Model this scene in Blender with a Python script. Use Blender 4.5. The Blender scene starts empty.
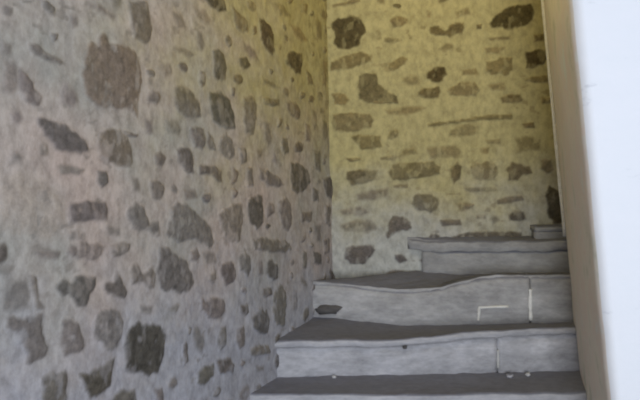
import bpy, math, random
import numpy as np

# ------------------------------------------------------------------ camera, light, exposure
S = bpy.context.scene
COL = S.collection
EYE = 1.34                       # eye height above the landing (m)
F = 640.0                        # focal length in pixels of the 640 px wide frame
HORIZON = 150.0                  # image row of the horizon

cam_data = bpy.data.cameras.new('camera')
cam_data.sensor_width = 36.0
cam_data.lens = 36.0 * F / 640.0
cam_data.shift_y = -(200.0 - HORIZON) / 640.0
cam_data.clip_start = 0.05
cam = bpy.data.objects.new('camera', cam_data)
cam.location = (0, 0, EYE)
cam.rotation_euler = (math.radians(90), 0, 0)
COL.objects.link(cam)
S.camera = cam

S.view_settings.view_transform = 'Standard'
S.view_settings.look = 'None'
S.view_settings.gamma = 1.0
S.view_settings.use_curve_mapping = False
S.view_settings.exposure = 0.0
S.cycles.filter_width = 2.0      # the soft lens of the phone picture

world = bpy.data.worlds.new('sky_light')
S.world = world
world.use_nodes = True
bg = world.node_tree.nodes['Background']
bg.inputs['Color'].default_value = (0.70, 0.79, 1.0, 1)
bg.inputs['Strength'].default_value = 0.75

def area_light(name, loc, target, sx, sy, power, color):
    d = bpy.data.lights.new(name, 'AREA')
    d.shape = 'RECTANGLE'; d.size = sx; d.size_y = sy
    d.energy = power; d.color = color
    o = bpy.data.objects.new(name, d)
    o.location = loc
    v = np.array(target, float) - np.array(loc, float)
    from mathutils import Vector
    o.rotation_euler = Vector(v).to_track_quat('-Z', 'Y').to_euler()
    COL.objects.link(o)
    return o

# assumed daylight from behind the viewer; an added area light, no doorway is built
area_light('assumed_daylight', (0.15, -2.6, 1.15), (0.6, 3.0, 0.9), 1.3, 2.0, 150.0, (0.88, 0.93, 1.0))
# assumed warm light, added out of view above the stair to yellow the upper walls
ld = bpy.data.lights.new('assumed_warm_light', 'POINT')
ld.energy = 14.0; ld.color = (1.0, 0.80, 0.24); ld.shadow_soft_size = 0.15
lo = bpy.data.objects.new('assumed_warm_light', ld)
lo.location = (0.75, 2.75, EYE + 1.25)
COL.objects.link(lo)

# ------------------------------------------------------------------ helpers
rng = np.random.default_rng(7)
random.seed(7)

def put(o):
    COL.objects.link(o); return o

def vnoise(x, y, seed=0):
    """smooth 2-D value noise in [-1, 1]"""
    x = np.asarray(x, float); y = np.asarray(y, float)
    r = np.random.default_rng(1000 + seed)
    tab = r.uniform(-1, 1, (256, 256))
    xi = np.floor(x).astype(int); yi = np.floor(y).astype(int)
    fx = x - xi; fy = y - yi
    fx = fx * fx * (3 - 2 * fx); fy = fy * fy * (3 - 2 * fy)
    a = tab[xi % 256, yi % 256]; b = tab[(xi + 1) % 256, yi % 256]
    c = tab[xi % 256, (yi + 1) % 256]; d = tab[(xi + 1) % 256, (yi + 1) % 256]
    return (a * (1 - fx) + b * fx) * (1 - fy) + (c * (1 - fx) + d * fx) * fy

def fbm(x, y, seed=0, octaves=4):
    s = 0; a = 1.0; t = 0
    for k in range(octaves):
        s = s + a * vnoise(x * 2 ** k + 17.3 * k, y * 2 ** k + 5.1 * k, seed + k)
        t += a; a *= 0.5
    return s / t

def smooth(e0, e1, x):
    t = np.clip((x - e0) / (e1 - e0), 0, 1)
    return t * t * (3 - 2 * t)

def mesh_from(name, verts, faces, mats=None, slots=None, shade=True):
    me = bpy.data.meshes.new(name)
    me.from_pydata([tuple(v) for v in verts], [], [tuple(f) for f in faces])
    for m in (mats or []):
        me.materials.append(m)
    if slots is not None:
        me.polygons.foreach_set('material_index', np.array(slots, dtype=np.int32))
    if shade:
        me.polygons.foreach_set('use_smooth', np.ones(len(me.polygons), dtype=bool))
    me.update()
    return me

def grid_mesh(name, P, mats, rgba=None):
    """P: (n, m, 3) array of points -> one smooth grid mesh, optional per-vertex colour"""
    n, m = P.shape[:2]
    idx = np.arange(n * m).reshape(n, m)
    q = np.stack([idx[:-1, :-1], idx[1:, :-1], idx[1:, 1:], idx[:-1, 1:]], -1).reshape(-1, 4)
    me = bpy.data.meshes.new(name)
    me.vertices.add(n * m)
    me.vertices.foreach_set('co', P.reshape(-1).astype(np.float32))
    me.loops.add(q.size)
    me.loops.foreach_set('vertex_index', q.reshape(-1).astype(np.int32))
    me.polygons.add(len(q))
    me.polygons.foreach_set('loop_start', (np.arange(len(q)) * 4).astype(np.int32))
    me.polygons.foreach_set('loop_total', np.full(len(q), 4, dtype=np.int32))
    me.polygons.foreach_set('use_smooth', np.ones(len(q), dtype=bool))
    for mt in mats:
        me.materials.append(mt)
    me.update(calc_edges=True)
    me.validate()
    if rgba is not None:
        at = me.color_attributes.new('stone', 'FLOAT_COLOR', 'POINT')
        at.data.foreach_set('color', rgba.reshape(-1).astype(np.float32))
    return me

# ------------------------------------------------------------------ materials
def new_mat(name, rough=0.9):
    m = bpy.data.materials.new(name); m.use_nodes = True
    nt = m.node_tree; b = nt.nodes['Principled BSDF']
    b.inputs['Roughness'].default_value = rough
    b.inputs['Specular IOR Level'].default_value = 0.2
    return m, nt, b

def N(nt, kind, **kw):
    n = nt.nodes.new(kind)
    for k, v in kw.items():
        setattr(n, k, v)
    return n

def noise(nt, scale, detail=4, rough=0.6, stretch=None):
    tc = N(nt, 'ShaderNodeTexCoord')
    src = tc.outputs['Object']
    if stretch:
        mp = N(nt, 'ShaderNodeMapping'); mp.inputs['Scale'].default_value = stretch
        nt.links.new(src, mp.inputs['Vector']); src = mp.outputs['Vector']
    t = N(nt, 'ShaderNodeTexNoise')
    t.inputs['Scale'].default_value = scale
    t.inputs['Detail'].default_value = detail
    t.inputs['Roughness'].default_value = rough
    nt.links.new(src, t.inputs['Vector'])
    return t.outputs['Fac']

def ramp(nt, fac, stops):
    r = N(nt, 'ShaderNodeValToRGB')
    e = r.color_ramp.elements
    while len(e) < len(stops):
        e.new(0.5)
    for el, (p, c) in zip(e, stops):
        el.position = p; el.color = (*c, 1) if len(c) == 3 else c
    nt.links.new(fac, r.inputs['Fac'])
    return r.outputs['Color']

def mix(nt, fac, a, b, mode='MIX'):
    n = N(nt, 'ShaderNodeMix', data_type='RGBA', blend_type=mode)
    for s, v in ((n.inputs[0], fac), (n.inputs[6], a), (n.inputs[7], b)):
        if isinstance(v, (int, float)):
            s.default_value = v
        elif isinstance(v, tuple):
            s.default_value = (*v, 1)
        else:
            nt.links.new(v, s)
    return n.outputs[2]

def bump(nt, b, fac, strength, dist):
    bp = N(nt, 'ShaderNodeBump')
    bp.inputs['Strength'].default_value = strength
    bp.inputs['Distance'].default_value = dist
    nt.links.new(fac, bp.inputs['Height'])
    nt.links.new(bp.outputs['Normal'], b.inputs['Normal'])

def rubble_mat(name, ca, cb, cc, warm_light, foot, z_lo, z_hi, x_lo=None, x_hi=None):
    m, nt, b = new_mat(name, 0.93)
    big = noise(nt, 1.7, 3, 0.6)
    fine = noise(nt, 26, 6, 0.7, (1, 1, 0.7))
    mort = ramp(nt, big, [(0.34, ca), (0.5, cb), (0.66, cc)])
    # warm light painted into the mortar high up, patchy along its lower limit
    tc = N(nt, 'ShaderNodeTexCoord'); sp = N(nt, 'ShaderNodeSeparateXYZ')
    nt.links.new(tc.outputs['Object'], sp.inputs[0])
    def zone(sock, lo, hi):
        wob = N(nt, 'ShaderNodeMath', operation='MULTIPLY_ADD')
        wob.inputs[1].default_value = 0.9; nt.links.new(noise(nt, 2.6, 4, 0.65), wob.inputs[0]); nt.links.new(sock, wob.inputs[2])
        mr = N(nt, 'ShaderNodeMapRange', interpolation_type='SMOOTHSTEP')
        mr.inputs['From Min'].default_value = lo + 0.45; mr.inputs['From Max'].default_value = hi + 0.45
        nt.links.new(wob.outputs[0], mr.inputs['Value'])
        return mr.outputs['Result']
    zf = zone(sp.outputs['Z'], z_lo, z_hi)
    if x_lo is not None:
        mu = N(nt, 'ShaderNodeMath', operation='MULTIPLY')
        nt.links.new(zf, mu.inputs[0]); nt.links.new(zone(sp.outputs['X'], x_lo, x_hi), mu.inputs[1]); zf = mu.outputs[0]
    mort = mix(nt, zf, mort, warm_light)
    # cool daylight painted into the mortar along the foot of the wall
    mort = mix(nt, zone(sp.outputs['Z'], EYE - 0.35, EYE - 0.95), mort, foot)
    grain = ramp(nt, fine, [(0.30, (0.70, 0.69, 0.68)), (0.62, (1.12, 1.12, 1.12))])
    mort = mix(nt, 1.0, mort, grain, 'MULTIPLY')
    at = N(nt, 'ShaderNodeAttribute', attribute_name='stone')
    sn = noise(nt, 34, 5, 0.7, (1, 1, 1.0))
    sv = ramp(nt, sn, [(0.30, (0.55, 0.54, 0.53)), (0.68, (1.45, 1.43, 1.40))])
    stone = mix(nt, 1.0, at.outputs['Color'], sv, 'MULTIPLY')
    stone = mix(nt, zf, stone, mix(nt, 1.0, stone, (1.15, 1.0, 0.52), 'MULTIPLY'))    # the same warm light painted into the stones up there
    c = mix(nt, at.outputs['Alpha'], mort, stone)
    nt.links.new(c, b.inputs['Base Color'])
    bump(nt, b, fine, 0.5, 0.006)
    return m

def stone_mat(name, lo, hi, dirt=None, dirt_amt=0.0):
    m, nt, b = new_mat(name, 0.85)
    big = noise(nt, 6.0, 6, 0.7, (0.6, 1, 1.4))
    fine = noise(nt, 40, 5, 0.7, (0.5, 1, 1.4))
    c = ramp(nt, big, [(0.3, lo), (0.7, hi)])
    g = ramp(nt, fine, [(0.25, (0.8, 0.8, 0.8)), (0.7, (1.1, 1.1, 1.1))])
    c = mix(nt, 1.0, c, g, 'MULTIPLY')
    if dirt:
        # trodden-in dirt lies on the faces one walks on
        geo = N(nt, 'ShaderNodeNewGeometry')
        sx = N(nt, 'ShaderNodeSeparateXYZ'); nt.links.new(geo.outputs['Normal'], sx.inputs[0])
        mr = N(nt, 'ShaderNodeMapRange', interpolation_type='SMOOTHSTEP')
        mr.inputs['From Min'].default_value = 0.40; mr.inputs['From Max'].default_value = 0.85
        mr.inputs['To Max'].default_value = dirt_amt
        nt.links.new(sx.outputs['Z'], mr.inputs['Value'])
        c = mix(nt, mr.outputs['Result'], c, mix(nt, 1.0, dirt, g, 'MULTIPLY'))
    nt.links.new(c, b.inputs['Base Color'])
    bump(nt, b, fine, 0.45, 0.006)
    return m

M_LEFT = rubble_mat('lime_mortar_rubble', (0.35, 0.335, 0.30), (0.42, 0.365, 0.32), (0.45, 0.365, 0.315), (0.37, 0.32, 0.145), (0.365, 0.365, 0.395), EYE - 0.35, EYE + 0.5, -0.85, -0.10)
M_BACK = rubble_mat('warm_lit_rubble', (0.40, 0.39, 0.34), (0.42, 0.405, 0.35), (0.43, 0.41, 0.36), (0.45, 0.39, 0.19), (0.50, 0.50, 0.46), EYE - 0.70, EYE + 0.05)
DIRT = (0.175, 0.178, 0.215)
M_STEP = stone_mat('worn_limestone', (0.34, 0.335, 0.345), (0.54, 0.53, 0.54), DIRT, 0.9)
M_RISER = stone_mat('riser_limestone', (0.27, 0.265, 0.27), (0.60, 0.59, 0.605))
M_UPPER = stone_mat('upper_limestone', (0.25, 0.243, 0.235), (0.42, 0.41, 0.395), DIRT, 0.85)  # slightly darker limestone for the upper steps
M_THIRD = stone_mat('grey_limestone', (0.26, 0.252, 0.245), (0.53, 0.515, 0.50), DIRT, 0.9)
M_BEAD = stone_mat('whitewashed_mortar', (0.74, 0.72, 0.66), (0.84, 0.82, 0.77))
M_DARKSTONE = stone_mat('dark_fieldstone', (0.08, 0.075, 0.07), (0.13, 0.12, 0.115))
M_MORTAR = stone_mat('pale_lime_mortar', (0.5, 0.49, 0.46), (0.66, 0.65, 0.61))
M_PEBBLE = stone_mat('pale_stone_chip', (0.42, 0.41, 0.40), (0.58, 0.57, 0.55))

def newel_mats():
    m1, nt, b = new_mat('white_limewash', 0.8)
    n1 = noise(nt, 9, 5, 0.6, (0.5, 1, 1.6))
    c = ramp(nt, n1, [(0.27, (0.66, 0.67, 0.69)), (0.36, (0.86, 0.87, 0.88)), (1.0, (0.89, 0.89, 0.9))])
    nt.links.new(c, b.inputs['Base Color'])
    bump(nt, b, noise(nt, 22, 5, 0.6), 0.3, 0.006)
    m2, nt, b = new_mat('weathered_brown_plaster', 0.9)
    n1 = noise(nt, 5, 5, 0.65, (2.0, 1.2, 0.8))
    c = ramp(nt, n1, [(0.32, (0.56, 0.54, 0.44)), (0.46, (0.74, 0.68, 0.59)), (0.56, (0.73, 0.63, 0.55)), (0.68, (0.70, 0.71, 0.65))])
    nt.links.new(c, b.inputs['Base Color'])
    bump(nt, b, noise(nt, 30, 5, 0.6), 0.4, 0.006)
    return m1, m2
M_WHITE, M_REVEAL = newel_mats()
mf, nt, b = new_mat('flagstone_floor', 0.85)
nt.links.new(ramp(nt, noise(nt, 3, 5), [(0.3, (0.2, 0.19, 0.185)), (0.7, (0.3, 0.29, 0.28))]), b.inputs['Base Color'])
mc, nt, b = new_mat('shade_ceiling_plaster', 0.9)
nt.links.new(ramp(nt, noise(nt, 3, 5), [(0.3, (0.42, 0.39, 0.33)), (0.7, (0.5, 0.47, 0.4))]), b.inputs['Base Color'])

# ------------------------------------------------------------------ rubble walls
# stones, one dark gap and a dark band behind a tread as outlines: class letter (d dark, m middle, w weak = largely smeared over with mortar, l light)
LEFT_STONES = """
m 28,44 34,44 42,50 50,55 60,59 64,63 60,65 50,62 42,59 34,55 29,50
w 4,62 14,62 20,70 20,85 14,95 3,92
m 16,66 22,68 27,76 34,88 42,97 40,106 30,103 24,97 19,86
M 85,50 90,42 97,46 97,38 101,35 107,37 108,44 116,45 124,47 132,52 139,60 140,80 138,100 137,117 128,110 115,108 100,106 90,100 85,92 82,75 83,62
m 127,0 146,0 150,15 151,30 150,40 142,42 133,38 130,25 129,12
w 62,85 68,82 73,88 78,95 79,102 74,107 66,105 60,103
m 50,34 57,34 56,40 53,42
w 70,15 77,16 78,26 72,28 69,22
w 86,2 95,2 105,10 115,16 112,20 100,12 88,9
w 20,0 35,0 30,3 22,3
d 36,118 42,116 52,120 62,125 75,133 86,143 89,150 80,153 65,151 55,149 50,140 42,130
w 10,113 20,110 24,118 18,124 12,122
M 100,132 108,129 120,130 126,137 131,148 133,163 130,168 118,166 108,162 100,155 98,143
d 98,172 106,172 108,182 102,188 98,182
m 122,130 138,135 137,137 124,135
w 58,165 75,166 85,170 80,175 62,174
m 154,155 160,150 166,158 164,165 156,166
m 150,182 160,180 164,188 162,200 152,198
w 130,177 138,178 139,190 133,190
p 0,178 20,172 45,180 60,195 66,225 50,240 20,235 0,232
d 70,204 80,203 85,201 105,203 107,212 106,219 90,220 82,223 70,222 68,214
m 128,206 138,204 144,208 146,216 150,222 158,222 160,236 156,240 148,232 140,231 132,225 127,216
m 69,245 88,242 98,243 103,247 102,255 95,261 88,260 84,257 70,258 66,252
m 110,246 122,242 130,244 128,250 120,257 112,257
w 35,250 50,250 60,252 58,259 40,259
d 52,282 62,281 70,283 74,275 84,276 96,275 95,285 88,297 86,305 76,306 70,297 60,297 54,291
d 101,285 112,282 117,273 121,275 123,285 126,292 124,297 115,297 104,290
m 129,272 132,264 138,264 142,272 150,268 154,275 154,288 148,290 142,283 138,280 131,287
m 30,275 35,278 37,298 43,308 35,310 33,295
m 5,318 20,316 40,314 42,325 46,345 44,356 32,364 28,362 30,352 25,345 18,335 6,326
m 60,332 62,322 70,322 76,325 80,335 85,345 82,351 72,352 64,354 59,345
m 93,328 96,315 101,309 110,308 118,312 122,322 121,340 117,350 108,350 102,346 95,340
D 126,345 126,332 131,325 138,321 145,325 152,324 160,326 164,335 163,355 159,374 148,375 140,373 130,374 124,370
d 41,378 52,371 64,370 65,385 66,398 62,408 42,410 41,390
D 79,374 88,373 95,370 98,365 105,363 112,360 115,358 112,370 110,385 104,391 95,398 88,398 84,390 82,380
d 112,398 118,392 126,390 134,390 137,402 130,412 112,408
w 140,306 152,306 150,315 141,313
m 154,389 162,388 164,402 155,404
D 203,-4 222,-4 225,10 218,12 210,6
w 193,8 205,10 210,22 206,25 196,18
m 231,8 240,14 247,22 247,32 240,33 234,24
D 259,22 264,19 270,25 273,35 274,50 272,56 266,48 261,38
d 252,27 256,25 257,34 253,35
d 211,50 216,48 223,55 226,68 225,79 218,82 213,76 212,62
d 239,58 246,57 250,65 244,70 239,66
D 285,55 292,52 302,54 303,65 300,75 294,72 286,63
m 302,3 307,5 306,14 301,11
w 196,30 201,32 204,45 200,50 196,42
w 243,42 255,50 258,60 250,58 244,50
w 290,25 300,28 308,40 302,42 294,35
w 174,48 185,48 196,55 190,58 180,52
w 160,62 170,64 172,74 164,78
m 173,88 182,84 192,92 199,104 201,117 192,119 182,115 174,105
d 208,92 220,92 230,100 234,115 236,129 230,130 222,126 213,120 210,105
m 244,98 252,96 256,105 255,125 253,135 246,134 243,120 244,108
m 231,87 235,88 234,96 231,95
w 262,78 272,82 280,88 274,88 264,83
m 306,70 312,75 314,85 308,85
m 262,98 278,99 279,106 270,106 262,103
m 285,102 296,102 301,112 300,120 293,118 286,110
m 190,128 195,125 204,128 205,140 202,149 195,145 190,137
m 208,132 214,138 216,150 210,150 206,142
m 220,138 226,134 232,140 235,155 230,160 222,155 219,147
d 177,150 190,149 194,160 194,173 188,174 182,168 178,160
d 200,166 216,165 221,172 223,184 218,182 212,174 200,174
m 239,148 246,148 247,162 241,164
m 233,168 238,172 236,182 231,184
m 246,168 252,167 253,185 247,186
w 263,122 270,124 271,142 268,148 264,140
m 282,138 287,138 288,152 284,154 281,146
w 256,148 262,150 262,158 258,158
w 274,152 277,160 276,164 273,160
m 259,167 270,172 280,178 284,185 276,188 266,183 259,175
d 290,162 300,163 308,170 310,182 305,190 298,194 291,188 289,175
m 313,150 320,150 321,172 315,170
d 322,178 330,177 333,190 331,200 325,196
m 312,188 318,190 318,202 312,200
w 184,190 195,189 198,198 186,199
w 166,122 176,120 182,130 178,136 168,132
m 170,210 178,201 184,205 195,212 205,220 212,230 215,243 212,248 203,244 195,238 185,242 175,240 167,233
m 219,215 226,208 232,204 241,205 241,225 240,240 232,242 225,238 222,226
d 247,200 250,196 262,196 264,210 263,222 256,229 249,222 247,210
m 278,203 285,198 290,205 291,225 288,232 281,225
m 252,240 262,238 276,240 290,242 292,250 285,252 266,252 254,250
d 160,247 168,248 175,256 185,262 192,272 194,282 188,292 178,292 168,290 159,290 157,270
m 190,252 197,248 200,256 196,262 190,260
d 221,265 228,261 234,263 235,275 233,283 226,285 221,278
m 238,258 243,250 249,255 250,270 246,275 239,270
d 266,262 270,259 276,265 277,278 271,281 266,274
m 209,274 214,270 217,278 213,284 209,280
w 201,252 215,253 216,262 206,264
m 273,296 279,284 285,292 286,305 284,325 276,327 272,315
d 262,288 270,287 272,294 266,298 262,294
m 302,250 306,252 306,268 302,268
d 312,252 321,253 321,264 313,264
m 300,212 312,212 311,221 301,222
w 314,226 320,226 321,242 315,242
m 323,240 329,238 330,252 324,254
w 258,262 262,260 263,275 258,275
m 201,300 214,298 224,300 225,312 220,318 208,318 201,310
d 240,306 246,303 248,312 244,316 240,312
d 251,318 258,310 266,310 269,320 268,333 258,333 252,328
d 183,345 186,342 188,360 184,366 183,355
w 193,325 201,330 205,345 202,355 195,348 192,335
m 220,328 226,326 226,345 220,350 217,342
m 236,330 243,325 244,345 239,350 235,342
d 197,372 204,366 214,364 213,376 203,385 197,384
d 216,361 230,358 234,365 232,373 220,374
m 250,350 258,344 268,346 270,352 262,354 256,357 250,354
w 256,366 264,365 264,372 257,372
m 187,327 190,328 189,335 187,334
w 293,290 297,290 297,310 293,310
w 312,110 317,112 317,130 313,130
w 322,60 326,62 326,88 322,85
w 315,20 320,22 321,40 316,38
w 322,120 327,122 328,140 323,140
m 324,205 330,206 330,226 325,224
m 306,124 310,126 310,142 306,140
w 270,2 282,4 290,16 280,16
w 172,12 180,14 186,28 178,28
w 0,40 12,44 10,56 0,52
w 144,118 152,120 154,134 146,134
w 40,140 48,146 50,156 40,156
w 12,150 24,156 22,166 10,164
w 66,232 78,230 80,238 68,240
w 106,226 120,228 120,236 108,236
w 2,290 12,282 24,282 30,296 30,312 14,312 2,308
"""
BACK_STONES = """
m 332,5 345,2 361,-2 361,2 348,5 333,7
D 333,22 338,18 346,17 350,15 358,17 364,25 366,32 362,37 358,45 348,49 340,48 333,44 335,35 332,28
m 330,62 340,57 360,52 372,55 372,62 355,67 340,70 331,71
d 358,76 366,73 377,74 378,82 385,90 396,97 398,103 385,103 368,103 358,100 359,88
m 332,95 338,92 345,94 350,100 345,105 335,104
w 384,38 398,38 402,41 392,44 384,42
d 430,27 438,26 445,30 452,25 463,22 466,28 462,34 450,36 436,36 431,33
D 428,72 434,68 445,66 447,74 443,81 432,83 427,78
d 417,92 424,88 438,87 441,92 438,98 425,98 417,96
w 402,78 410,74 420,77 420,84 405,85 401,82
m 447,90 460,82 474,82 479,90 476,96 450,95
w 427,10 431,12 430,18 427,17
w 455,12 468,8 470,14 458,17
m 333,115 345,112 370,115 373,120 372,127 360,130 345,132 335,132 332,122
m 352,137 365,134 380,136 382,146 375,149 360,149 355,142
m 428,124 445,121 458,119 470,118 492,115 512,115 511,119 478,120 455,124 440,126 428,127
w 450,130 465,124 477,126 478,133 462,137 450,135
d 347,172 360,170 378,170 376,178 368,183 352,185 346,179
m 387,172 392,165 400,163 415,161 432,162 440,167 440,174 430,177 418,178 405,180 392,179
d 450,168 457,162 462,166 460,178 454,184 450,178
m 345,158 360,158 361,160 350,162
m 412,197 418,193 432,193 438,200 436,210 430,213 418,210 412,203
w 357,195 372,190 388,188 388,196 375,200 358,200
w 400,150 415,147 418,154 400,156
w 425,148 455,145 462,152 455,158 430,158
w 380,157 393,155 393,160 380,160
w 385,110 410,106 425,108 412,114 388,115
m 370,101 392,100 393,103 375,104
w 392,185 408,184 408,188 394,188
d 386,235 389,222 393,216 402,216 410,222 412,229 402,230 394,233 388,239
w 340,226 355,220 372,221 376,228 368,233 345,230
d 346,248 358,246 372,244 376,250 370,256 365,264 350,264 345,258
d 395,255 402,254 407,260 400,263 395,259
w 340,210 360,206 370,212 360,216 342,215
m 440,220 460,219 462,225 442,226
w 456,204 468,202 470,210 460,211
D 490,24 495,16 505,10 518,5 530,4 534,10 533,20 525,26 512,29 500,28 492,28
d 533,35 544,34 544,41 534,42
D 526,53 535,50 545,50 547,58 544,64 535,67 526,68
m 486,62 500,58 512,58 513,70 505,75 490,74 487,70
m 525,80 532,76 548,76 549,82 535,83
d 500,98 508,94 520,95 523,100 518,103 502,103
d 476,25 482,24 481,29 477,29
m 455,23 464,22 464,30 459,33
w 488,38 510,36 510,40 490,41
w 462,70 476,68 478,74 462,75
w 485,48 505,47 500,54 487,53
w 488,85 505,82 505,90 490,90
m 542,98 552,98 552,103 542,103
m 522,124 534,122 535,128 525,128
w 516,140 525,135 540,140 540,150 518,152
w 485,140 500,139 501,144 487,144
w 480,148 490,147 488,154 482,154
m 470,166 482,162 495,163 498,172 494,179 475,180 470,174
d 506,170 512,163 530,166 532,173 522,175 518,181 508,181
m 541,160 552,158 554,170 546,173 541,168
m 497,200 508,196 522,196 524,200 510,203 498,204
D 545,196 549,186 556,190 566,195 566,223 553,223 548,213
w 464,188 495,187 498,191 470,192
d 509,215 515,211 523,212 526,219 520,221 510,220
w 476,215 486,214 486,219 477,219
m 462,204 475,204 470,208 462,208
d 452,237 468,232 500,231 522,232 522,240 452,242
"""
CLASS = {'D': ((0.088, 0.077, 0.064), 1.0), 'd': ((0.115, 0.102, 0.09), 0.94), 'm': ((0.15, 0.132, 0.115), 0.86),
         'M': ((0.165, 0.135, 0.108), 0.90), 'w': ((0.155, 0.136, 0.122), 0.74), 'p': ((0.34, 0.285, 0.245), 0.55)}

def parse(txt):
    out = []
    for line in txt.strip().splitlines():
        k, *pts = line.split()
        out.append((k, np.array([[float(a) for a in p.split(',')] for p in pts])))
    return out

def poly_sdf(px, py, poly):
    """signed distance (negative inside) from points to a polygon"""
    x0, y0 = poly[:, 0], poly[:, 1]
    x1, y1 = np.roll(x0, -1), np.roll(y0, -1)
    d2 = np.full(px.shape, 1e9); inside = np.zeros(px.shape, bool)
    for a, b_, c, d in zip(x0, y0, x1, y1):
        ex, ey = c - a, d - b_
        wx, wy = px - a, py - b_
        t = np.clip((wx * ex + wy * ey) / (ex * ex + ey * ey + 1e-12), 0, 1)
        d2 = np.minimum(d2, (wx - t * ex) ** 2 + (wy - t * ey) ** 2)
        cond = ((b_ > py) != (d > py)) & (px < (c - a) * (py - b_) / (d - b_ + 1e-12) + a)
        inside ^= cond
    d = np.sqrt(d2)
    return np.where(inside, -d, d)

class WallPlane:
    """a wall plane: plan line through (x0, y0) along dir, leaning by `lean` metres of X per metre of height"""
    def __init__(s, x0, y0, dx, dy, lean=0.0, zref=0.0):
        L = math.hypot(dx, dy); s.x0, s.y0, s.dx, s.dy, s.lean, s.zref = x0, y0, dx / L, dy / L, lean, zref
        s.n = np.array([s.dy, -s.dx, 0.0])
    def from_pixel(s, x, y):
        a = (np.asarray(x, float) - 320) / F; c = (HORIZON - np.asarray(y, float)) / F      # ray (a, 1, c) * Y
        # x0 + u dx + lean (cY + EYE - zref) = aY ; y0 + u dy = Y
        k = s.lean * (EYE - s.zref)
        u = (a * s.y0 - s.x0 - k - s.lean * c * s.y0) / (s.dx - a * s.dy + s.lean * c * s.dy)
        Y = s.y0 + u * s.dy
        return u, c * Y + EYE
    def point(s, u, v):
        return np.stack([s.x0 + u * s.dx + s.lean * (v - s.zref), s.y0 + u * s.dy + 0 * v, v + 0 * u], -1)
    def to_pixel(s, u, v):
        P = s.point(u, v)
        return 320 + F * P[..., 0] / P[..., 1], HORIZON - F * (P[..., 2] - EYE) / P[..., 1]

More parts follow.
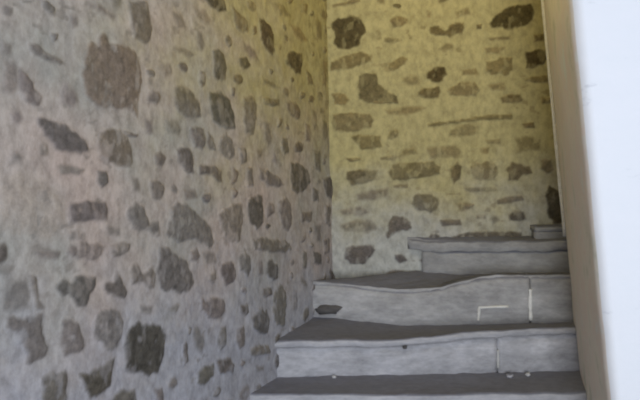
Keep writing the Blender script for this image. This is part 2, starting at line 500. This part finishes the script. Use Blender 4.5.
def build_rubble(name, plane, u0, u1, v0, v1, step, stones, mat, seed, toward, fill):
    nu, nv = int((u1 - u0) / step), int((v1 - v0) / step)
    U, V = np.meshgrid(np.linspace(u0, u1, nu), np.linspace(v0, v1, nv), indexing='ij')
    rgb = np.zeros((nu, nv, 3)) + 0.15; al = np.zeros((nu, nv)); hgt = np.zeros((nu, nv))
    r = np.random.default_rng(seed)
    polys = []
    for k, p in parse(stones):
        u, v = plane.from_pixel(p[:, 0], p[:, 1])
        polys.append((k, np.stack([u, v], -1)))
    # the masonry goes on beyond the edges of the frame
    gu = np.arange(u0 + 0.1, u1 - 0.05, 0.21); gv = np.arange(v0 + 0.08, v1 - 0.05, 0.16)
    for a in gu:
        for c in gv:
            a2, c2 = a + r.uniform(-.05, .05), c + r.uniform(-.04, .04)
            x, y = plane.to_pixel(np.array(a2), np.array(c2))
            m = 24
            if plane.y0 + a2 * plane.dy > 0.3 and -m < x < 640 + m and -m < y < 400 + m:
                continue
            n = 9; th = np.linspace(0, 2 * math.pi, n, endpoint=False) + r.uniform(0, 1)
            ra, rb = r.uniform(.05, .095), r.uniform(.035, .065)
            rad = r.uniform(.8, 1.15, n)
            polys.append((r.choice(list('ddmmmwM')), np.stack([a2 + ra * rad * np.cos(th), c2 + rb * rad * np.sin(th)], -1)))
    du, dv = u1 - u0, v1 - v0
    # small pinnings and half-covered stones between the large ones
    for _ in range(fill):
        a2, c2 = r.uniform(u0 + .05, u1 - .03), r.uniform(v0 + .05, v1 - .05)
        n = 8; th = np.linspace(0, 2 * math.pi, n, endpoint=False) + r.uniform(0, 1)
        sc = r.uniform(.45, 1.25)
        ra, rb = sc * 0.055 * r.uniform(.7, 1.4), sc * 0.032
        til = r.normal(0, 0.35); rad = r.uniform(.75, 1.2, n)
        ex, ey = ra * rad * np.cos(th), rb * rad * np.sin(th)
        polys.append(('+' + r.choice(list('wwmmmmd')), np.stack([a2 + ex * math.cos(til) - ey * math.sin(til), c2 + ex * math.sin(til) + ey * math.cos(til)], -1)))
    for k, p in polys:
        extra = k[0] == '+'; k = k[-1]
        base, strength = CLASS[k]
        mg = 0.035
        i0 = max(0, int((p[:, 0].min() - mg - u0) / du * (nu - 1))); i1 = min(nu, int((p[:, 0].max() + mg - u0) / du * (nu - 1)) + 2)
        j0 = max(0, int((p[:, 1].min() - mg - v0) / dv * (nv - 1))); j1 = min(nv, int((p[:, 1].max() + mg - v0) / dv * (nv - 1)) + 2)
        if i1 - i0 < 2 or j1 - j0 < 2:
            continue
        u, v = U[i0:i1, j0:j1], V[i0:i1, j0:j1]
        size = min(np.ptp(p[:, 0]), np.ptp(p[:, 1]))
        amp = min(0.014, size * 0.13)
        if extra and (al[i0 + 3:i1 - 3, j0 + 3:j1 - 3].max(initial=0) > 0.2):
            continue
        sd = poly_sdf(u, v, p) + amp * fbm(u * 26, v * 26, seed + 3, 3)
        w = min(0.009, 0.16 * size) * (1.6 if k in 'wp' else 1.0)
        a = 1 - smooth(-w, w * 0.9, sd)
        # mortar smeared over parts of the stone face
        sm = fbm(u * 34 + 3, v * 20, seed + 11, 4)
        a = a * strength * (1 - (0.48 if k in 'wMmp' else 0.32) * smooth(0.08, 0.42, sm))
        tint = np.array(base) * r.uniform(0.88, 1.14) * np.array([1 + r.uniform(-.05, .06), 1.0, 1 + r.uniform(-.08, .06)])
        up = a > al[i0:i1, j0:j1]
        al[i0:i1, j0:j1] = np.where(up, a, al[i0:i1, j0:j1])
        rgb[i0:i1, j0:j1] = np.where(up[..., None], tint, rgb[i0:i1, j0:j1])
        dome = np.sqrt(np.clip(-sd / (0.5 * size + 1e-6), 0, 1))
        hh = (0.004 + 0.007 * dome + 0.003 * fbm(u * 40, v * 40, seed + 5, 3)) * (1 - smooth(-w, w, sd)) * (0.4 if k in 'wp' else 1.0)
        hgt[i0:i1, j0:j1] = np.maximum(hgt[i0:i1, j0:j1], hh) if k not in 'x' else hgt[i0:i1, j0:j1]
    # crumbs of grit showing through the pointing
    grit = 0.5 * smooth(0.30, 0.55, fbm(U * 22 + 40, V * 30, seed + 61, 3)) * smooth(-0.1, 0.3, fbm(U * 3, V * 3, seed + 71, 2))
    rgb = np.where((grit > al)[..., None], np.array((0.17, 0.15, 0.13)), rgb); al = np.maximum(al, grit)
    hgt = hgt + 0.008 * fbm(U * 4, V * 4, seed + 21, 3) + 0.0025 * fbm(U * 24, V * 24, seed + 31, 3)
    P = plane.point(U, V) + hgt[..., None] * (plane.n * toward)
    o = bpy.data.objects.new(name, grid_mesh(name, P, [mat], np.concatenate([rgb, al[..., None]], -1)))
    o['kind'] = 'structure'
    sol = o.modifiers.new('thickness', 'SOLIDIFY'); sol.thickness = 0.25; sol.offset = -1.0 if toward_sign(plane, toward) else 1.0
    return put(o)

def toward_sign(plane, toward):
    # grid quads run (u, v): their normal is du x dv = (dy, -dx, 0) = plane.n
    return toward > 0

LEFT = WallPlane(-0.35, 3.0, 0.430, 0.950, lean=-0.028, zref=EYE - 0.98)
BACK = WallPlane(0.0, 3.97, 1.0, 0.0)
FLOOR_Z = 0.0
TOP_Z = EYE + 2.05
u_corner = (3.97 - 3.0) / LEFT.dy
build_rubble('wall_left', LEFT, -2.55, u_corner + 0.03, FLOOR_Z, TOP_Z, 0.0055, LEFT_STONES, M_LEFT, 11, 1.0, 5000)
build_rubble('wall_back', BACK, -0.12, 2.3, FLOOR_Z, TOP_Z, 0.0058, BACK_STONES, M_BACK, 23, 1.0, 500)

# ------------------------------------------------------------------ floor, ceiling
def slab(name, x0, x1, y0, y1, z0, z1, mat):
    v = [(x, y, z) for z in (z0, z1) for y in (y0, y1) for x in (x0, x1)]
    f = [(0, 2, 3, 1), (4, 5, 7, 6), (0, 1, 5, 4), (2, 6, 7, 3), (0, 4, 6, 2), (1, 3, 7, 5)]
    o = bpy.data.objects.new(name, mesh_from(name, v, f, [mat], shade=False)); o['kind'] = 'structure'
    return put(o)
slab('floor', -1.9, 3.4, -1.6, 4.2, -0.2, 0.0, mf)
slab('shade_ceiling', -1.9, 3.4, 1.2, 4.2, TOP_Z, TOP_Z + 0.2, mc)  # unseen slab added to keep sky light off the treads

# ------------------------------------------------------------------ newel pier with its white front (wall_right)
NX, NY, NS, NQ, NL = 1.105, 2.44, 0.185, 0.080, -0.094      # near corner, plan slope of the reveal, lean per metre of height
NZ = EYE - 0.95
FAR_Y = 3.72
def reveal(y):
    return NS * (y - NY) + NQ * (y - NY) ** 2
def newel_x(y, z):
    return NX + reveal(y) + NL * (z - NZ)

def build_pier():
    plan = []                                    # (x offset from the leaning reveal line at its y, y, slot of the following face)
    for y in np.linspace(FAR_Y, NY + 0.07, 26):
        plan.append((reveal(y), y, 1))
    for t in np.linspace(0, 1, 6)[1:]:           # rounded arris
        a = t * math.pi / 2
        plan.append((NS * 0.05 * (1 - t) + 0.045 * (1 - math.cos(a)), NY + 0.07 - 0.07 * math.sin(a), 1 if t < 0.35 else 0))
    for x in np.linspace(0.08, 2.1, 34):
        plan.append((x, NY, 0))
    plan.append((2.1, FAR_Y, 1))
    zs = np.linspace(FLOOR_Z, TOP_Z, 70)
    verts, faces, slots = [], [], []
    m = len(plan)
    for z in zs:
        for i, (dx, y, s_) in enumerate(plan):
            wob = 0.006 * fbm(np.array(z * 3.0), np.array(y * 4.0 + dx * 3), 41, 3)
            wx, wy = (wob, 0) if i < 29 else (0, wob)
            if i == m - 1: wx = wy = 0
            verts.append((NX + dx + NL * (z - NZ) + wx, y + wy, z))
    for j in range(len(zs) - 1):
        for i in range(m):
            k = (i + 1) % m
            faces.append((j * m + i, j * m + k, (j + 1) * m + k, (j + 1) * m + i))
            slots.append(plan[i][2])
    faces.append(tuple(range(m - 1, -1, -1))); slots.append(1)
    faces.append(tuple((len(zs) - 1) * m + i for i in range(m))); slots.append(1)
    me = mesh_from('wall_right', verts, faces, [M_WHITE, M_REVEAL], slots)
    o = bpy.data.objects.new('wall_right', me); o['kind'] = 'structure'
    return put(o)
build_pier()

def tube(pts, rad, n=8):
    pts = [np.array(p, float) for p in pts]
    verts, faces = [], []
    for i, p in enumerate(pts):
        t = pts[min(i + 1, len(pts) - 1)] - pts[max(i - 1, 0)]; t /= np.linalg.norm(t)
        a = np.cross(t, (0, 1, 0.01)); a /= np.linalg.norm(a); b_ = np.cross(t, a)
        r = rad * (1 + 0.22 * float(vnoise(i * 0.7, 3.3, 5)))
        for k in range(n):
            w = 2 * math.pi * k / n
            verts.append(p + r * (a * math.cos(w) + b_ * math.sin(w)))
    for i in range(len(pts) - 1):
        for k in range(n):
            faces.append((i * n + k, i * n + (k + 1) % n, (i + 1) * n + (k + 1) % n, (i + 1) * n + k))
    faces.append(tuple(range(n - 1, -1, -1))); faces.append(tuple((len(pts) - 1) * n + k for k in range(n)))
    return verts, faces
zz = np.linspace(EYE - 0.50, TOP_Z - 0.02, 40)
v, f = tube([(newel_x(FAR_Y, z) - 0.008, FAR_Y - 0.002, z) for z in zz], 0.0105)
o = bpy.data.objects.new('trim_1', mesh_from('trim_1', v, f, [M_BEAD])); o['kind'] = 'structure'; put(o)

# ------------------------------------------------------------------ stone steps
def plan_at(line, x):
    """the point of a plan line (X0, Y0, X1, Y1) lying on the sight line of image column x"""
    X0, Y0, X1, Y1 = line
    a = (x - 320) / F
    t = (a * Y0 - X0) / ((X1 - X0) - a * (Y1 - Y0))
    return t, X0 + t * (X1 - X0), Y0 + t * (Y1 - Y0)

def profile(line, pix):
    """image polyline on a plan line -> height as a function of the parameter along the line"""
    ts, zs = [], []
    for x, y in pix:
        t, X, Y = plan_at(line, x); ts.append(t); zs.append(EYE + (HORIZON - y) / F * Y)
    ts, zs = np.array(ts), np.array(zs)
    return lambda t: np.interp(t, ts, zs)

def line_from(xl, Yl, xr, Yr):
    return ((xl - 320) / F * Yl, Yl, (xr - 320) / F * Yr, Yr)

def loft(name, rings, mat, rough=0.003, seed=0):
    """rings: (n, m, 3) closed sections along the step -> one solid"""
    R = np.array(rings); n, m = R.shape[:2]
    q = R.reshape(-1, 3)
    R = (q + np.stack([0.3 * rough * fbm(q[:, 0] * 14 + q[:, 2] * 30, q[:, 1] * 14, seed, 3),
                       rough * fbm(q[:, 0] * 12, q[:, 2] * 26 + q[:, 1] * 9, seed + 1, 3),
                       rough * fbm(q[:, 0] * 12, q[:, 1] * 16 + q[:, 2] * 5, seed + 2, 3)], -1)).reshape(n, m, 3)
    faces = []
    for i in range(n - 1):
        for k in range(m):
            a, b_ = i * m + k, i * m + (k + 1) % m
            faces.append((a, b_, b_ + m, a + m))
    faces.append(tuple(range(m - 1, -1, -1))); faces.append(tuple((n - 1) * m + k for k in range(m)))
    me = mesh_from(name, R.reshape(-1, 3), faces, [mat])
    return bpy.data.objects.new(name, me)

def tread_rings(line, top, back, zback, ts, thick, over, hollow):
    rings = []
    X0, Y0, X1, Y1 = line
    L = math.hypot(X1 - X0, Y1 - Y0); nx, ny = (Y1 - Y0) / L, -(X1 - X0) / L      # outward (towards the viewer)
    if ny > 0: nx, ny = -nx, -ny
    for t in ts:
        fx, fy = X0 + t * (X1 - X0) + nx * over, Y0 + t * (Y1 - Y0) + ny * over
        zt = float(top(t)); bx, by = back(t); zb = float(zback(t))
        s = max(0.0, min(1.0, t))
        th = thick(t) if callable(thick) else thick
        r = min(0.016, th * 0.4)
        pr = []
        dx, dy = bx - fx, by - fy; D = math.hypot(dx, dy); ex, ey = dx / D, dy / D
        pr.append((fx + ex * 0.03, fy + ey * 0.03, zt - th))
        pr.append((fx + ex * 0.006, fy + ey * 0.006, zt - th))
        pr.append((fx, fy, zt - th + 0.006))
        pr.append((fx, fy, zt - th * 0.5))
        for a in np.linspace(0, math.pi / 2, 5):
            pr.append((fx + ex * r * (1 - math.cos(a)), fy + ey * r * (1 - math.cos(a)), zt - r + r * math.sin(a)))
        for g in (0.12, 0.25, 0.4, 0.55, 0.7, 0.85, 1.0):
            q = g * D if g * D > r + 0.003 else r + 0.003 + g * 0.004
            zz_ = zt + (zb - zt) * g - hollow * math.sin(math.pi * min(1, max(0, s))) * math.sin(math.pi * g)
            pr.append((fx + ex * q, fy + ey * q, zz_))
        q = D + 0.012
        pr.append((fx + ex * q, fy + ey * q, zb)); pr.append((fx + ex * q, fy + ey * q, zb - th))
        rings.append(pr)
    return rings

def riser_rings(line, ztop, zbot, ts, back, inset, bulge=0.0):
    rings = []
    X0, Y0, X1, Y1 = line
    L = math.hypot(X1 - X0, Y1 - Y0); nx, ny = (Y1 - Y0) / L, -(X1 - X0) / L
    if ny > 0: nx, ny = -nx, -ny
    for t in ts:
        fx, fy = X0 + t * (X1 - X0) - nx * inset, Y0 + t * (Y1 - Y0) - ny * inset
        z1, z0 = float(ztop(t)), float(zbot(t))
        pr = []
        for g in np.linspace(0, 1, 9):
            o_ = bulge * math.sin(math.pi * g) - 0.006 * (1 if g in (0.0, 1.0) else 0)
            pr.append((fx + nx * o_, fy + ny * o_, z0 + (z1 - z0) * g))
        pr.append((fx - nx * back, fy - ny * back, z1)); pr.append((fx - nx * back, fy - ny * back, z0))
        rings.append(pr)
    return rings

def strip_on(line, pix, width, proud, mat, name='mortar_joint', depth=0.015):
    """a raised line of pointing following image points across a riser face"""
    X0, Y0, X1, Y1 = line
    L = math.hypot(X1 - X0, Y1 - Y0); nx, ny = (Y1 - Y0) / L, -(X1 - X0) / L
    if ny > 0: nx, ny = -nx, -ny
    pts = []
    for (xa, ya), (xb, yb) in zip(pix[:-1], pix[1:]):
        for g in np.linspace(0, 1, 9)[(1 if pts else 0):]:
            x, y = xa + (xb - xa) * g, ya + (yb - ya) * g
            t, X, Y = plan_at(line, x)
            pts.append((X + nx * proud, Y + ny * proud, EYE + (HORIZON - y) / F * Y))
    v, f = tube(pts, width * 0.5, 8)
    return bpy.data.objects.new(name, mesh_from(name, v, f, [mat]))

def root(name, label, cat, loc, group=None):
    e = bpy.data.objects.new(name, None); e.location = loc; e.empty_display_size = 0.1
    e['label'] = label; e['category'] = cat
    if group: e['group'] = group
    return put(e)

def attach(o, parent, label=None):
    put(o)
    o.parent = parent
    # geometry is in world coordinates: shift it into the parent's frame
    off = np.array([parent.location.x, parent.location.y, parent.location.z]) if parent.type == 'EMPTY' else np.zeros(3)
    n = len(o.data.vertices); co = np.empty(n * 3, dtype=np.float32)
    o.data.vertices.foreach_get('co', co)
    o.data.vertices.foreach_set('co', (co.reshape(-1, 3) - off).reshape(-1).astype(np.float32)); o.data.update()
    if label: o['label'] = label
    return o

LA = line_from(236, 3.03, 600, 3.05)
LB = line_from(266, 3.27, 588, 3.35)
LC = line_from(308, 3.70, 582, 3.53)
LD = line_from(415, 3.945, 582, 3.74)
LE = line_from(536, 3.86, 590, 3.84)
topA = profile(LA, [(236, 394), (320, 394), (430, 395), (600, 392)])
topB = profile(LB, [(266, 341), (300, 340), (350, 340), (400, 339), (440, 336), (470, 332), (500, 330), (588, 326)])
botB = profile(LB, [(266, 378), (330, 376), (450, 374), (588, 370)])
topC = profile(LC, [(308, 281), (330, 282), (350, 284), (370, 287), (395, 289), (420, 289), (440, 287), (460, 281), (480, 277), (500, 275), (582, 275)])
botC = profile(LC, [(308, 317), (340, 318), (400, 325), (450, 325), (500, 323), (582, 322)])
topD = profile(LD, [(415, 240), (440, 242), (480, 241), (520, 241), (582, 240)])
botD = profile(LD, [(415, 271), (450, 274), (500, 275), (582, 275)])
topE = profile(LE, [(536, 227), (590, 226)])
botE = profile(LE, [(536, 239), (590, 239)])

def line_pt(line):
    return lambda t: (line[0] + t * (line[2] - line[0]), line[1] + t * (line[3] - line[1]))
def lower(fn, d):
    return lambda t: fn(t) - d

TS = np.linspace(0, 1, 70)
def tcol(line, x): return plan_at(line, x)[0]

# lowest step in view
A = root('stone_step', 'lowest stone step, dark worn tread at the bottom edge of the photo', 'step', (0.55, 3.05, 0.0), 'steps of the winding stone stair')
attach(loft('tread', tread_rings(LA, topA, line_pt(LB), botB, TS, 0.05, 0.004, 0.004), M_STEP, 0.006, 51), A)
attach(loft('riser', riser_rings(LA, lower(topA, 0.05), lambda t: 0.0, TS, 0.14, 0.0), M_RISER, 0.004, 52), A)
# second
B = root('stone_step', 'second stone step up, long pale bluish riser under a thin grooved edge', 'step', (0.55, 3.32, 0.0), 'steps of the winding stone stair')
attach(loft('tread', tread_rings(LB, topB, line_pt(LC), botC, TS, 0.036, 0.005, 0.008), M_STEP, 0.007, 55), B)
tj = tcol(LB, 498)
attach(loft('riser_stone', riser_rings(LB, lower(topB, 0.038), lower(botB, 0.03), np.linspace(0, tj - 0.003, 50), 0.14, 0.004, 0.003), M_RISER, 0.007, 56), B)
attach(loft('riser_stone', riser_rings(LB, lower(topB, 0.038), lower(botB, 0.03), np.linspace(tj + 0.003, 1, 24), 0.14, 0.001, 0.003), M_RISER, 0.007, 57), B)
attach(strip_on(LB, [(498, 350), (498, 368)], 0.012, 0.001, M_MORTAR), B, 'pale vertical mortar joint')
# third
C = root('stone_step', 'third stone step up, nosing hollowed in a curve, pale mortar lines on its riser', 'step', (0.6, 3.66, 0.0), 'steps of the winding stone stair')
attach(loft('tread', tread_rings(LC, topC, line_pt(LD), botD, np.linspace(0, 1, 90), 0.022, 0.0, 0.006), M_THIRD, 0.008, 60), C)
tj = tcol(LC, 530)
attach(loft('riser_stone', riser_rings(LC, lower(topC, 0.010), lower(botC, 0.03), np.linspace(0, tj - 0.003, 60), 0.12, -0.004, 0.008), M_THIRD, 0.008, 61), C)
attach(loft('riser_stone', riser_rings(LC, lower(topC, 0.010), lower(botC, 0.03), np.linspace(tj + 0.003, 1, 24), 0.12, -0.003, 0.004), M_THIRD, 0.004, 62), C)
attach(strip_on(LC, [(530, 289), (530, 305), (530.5, 320)], 0.022, 0.006, M_BEAD), C, 'pale vertical mortar joint')
attach(strip_on(LC, [(478, 320), (479, 307), (508, 306)], 0.015, 0.013, M_BEAD), C, 'thin pale mortar line bent at a right angle')
# fourth
D = root('stone_step', 'fourth stone step up, rounded slab end against the back wall', 'step', (0.95, 3.85, 0.0), 'steps of the winding stone stair')
wall_line = (LD[0] - 0.02, 3.985, LD[2] + 0.05, 3.985)
attach(loft('tread', tread_rings(LD, topD, line_pt(wall_line), lambda t: EYE - 0.535, np.linspace(-0.03, 1, 60), 0.062, 0.008, 0.0), M_UPPER, 0.009, 65), D)
attach(loft('riser', riser_rings(LD, lower(topD, 0.06), lower(botD, 0.03), np.linspace(0.045, 1, 50), 0.1, 0.0, 0.004), M_UPPER, 0.006, 66), D)
# fifth, mostly hidden behind the pier
E = root('stone_step', 'small corner of the fifth stone step beside the brown pier edge', 'step', (1.4, 3.9, 0.0), 'steps of the winding stone stair')
endE = (LE[0], 3.985, LE[2], 3.985)
attach(loft('tread', tread_rings(LE, topE, line_pt(endE), topE, np.linspace(0, 1, 14), 0.03, 0.0, 0.0), M_UPPER, 0.003, 70), E)
attach(loft('riser', riser_rings(LE, lower(topE, 0.03), lower(botE, 0.02), np.linspace(0, 1, 14), 0.1, 0.0), M_UPPER, 0.003, 71), E)

# ------------------------------------------------------------------ loose stone chips
def lump(name, centre, sx, sy, sz, mat, seed):
    r = np.random.default_rng(seed)
    verts, faces = [], []
    nu, nv = 12, 8
    for j in range(nv + 1):
        ph = math.pi * j / nv
        for i in range(nu):
            th = 2 * math.pi * i / nu
            d = np.array([math.sin(ph) * math.cos(th), math.sin(ph) * math.sin(th), math.cos(ph)])
            k = 1 + 0.28 * float(vnoise(d[0] * 1.7 + seed, d[1] * 1.7 + d[2] * 2.1, seed)) if 0 < j < nv else 1
            verts.append((centre[0] + sx * d[0] * k, centre[1] + sy * d[1] * k, centre[2] + sz * max(-0.75, d[2]) * k))
    for j in range(nv):
        for i in range(nu):
            a, b_ = j * nu + i, j * nu + (i + 1) % nu
            faces.append((a, a + nu, b_ + nu, b_))
    return bpy.data.objects.new(name, mesh_from(name, verts, faces, [mat]))

def on_tread(x, y, z):
    Y = F * (EYE - z) / (y - HORIZON)
    return ((x - 320) / F * Y, Y, z)

def chip(x, y, z, sx, sz, label, seed, mat=None):
    c = on_tread(x, y, z)
    o = lump('stone_chip', (0, 0, 0), sx, sx * 0.8, sz, mat or M_PEBBLE, seed)
    o.location = (c[0], c[1], c[2] + sz * 0.72)
    o['label'] = label; o['category'] = 'stone'; o['group'] = 'loose chips on the steps'
    return put(o)
chip(340, 316, EYE - 0.972, 0.012, 0.010, 'small pale pebble at the foot of the third riser, near its rough left end', 3)
chip(528, 376, EYE - 1.158, 0.014, 0.010, 'white stone chip on the lowest tread, by the foot of the second riser', 5)
chip(510, 377, EYE - 1.158, 0.018, 0.010, 'low grey crumb of stone just left of the white chip on the lowest tread', 8, M_STEP)
chip(334, 378, EYE - 1.160, 0.012, 0.008, 'tiny pale chip at the left end of the lowest tread', 9)
chip(291, 325, EYE - 0.976, 0.022, 0.022, 'pale crumbled lump at the wall foot on the second step', 12)
# dark packing stone under the left end of the third step
dk = lump('packing_stone', (0, 0, 0), 0.085, 0.04, 0.036, M_DARKSTONE, 21)
t_, X_, Y_ = plan_at(LC, 331)
for vv in dk.data.vertices:
    vv.co.x += X_; vv.co.y += Y_ + 0.004; vv.co.z += EYE + (HORIZON - 309) / F * Y_
attach(dk, C, 'dark stone wedged in the left end of the riser')

# dark lump standing in for a shaded notch in the second step
dk = lump('dark_notch', (0, 0, 0), 0.012, 0.008, 0.012, M_DARKSTONE, 33)
t_, X_, Y_ = plan_at(LB, 405)
for vv in dk.data.vertices:
    vv.co.x += X_; vv.co.y += Y_ - 0.002; vv.co.z += EYE + (HORIZON - 347) / F * Y_
attach(dk, B, 'small dark spot under the tread edge')
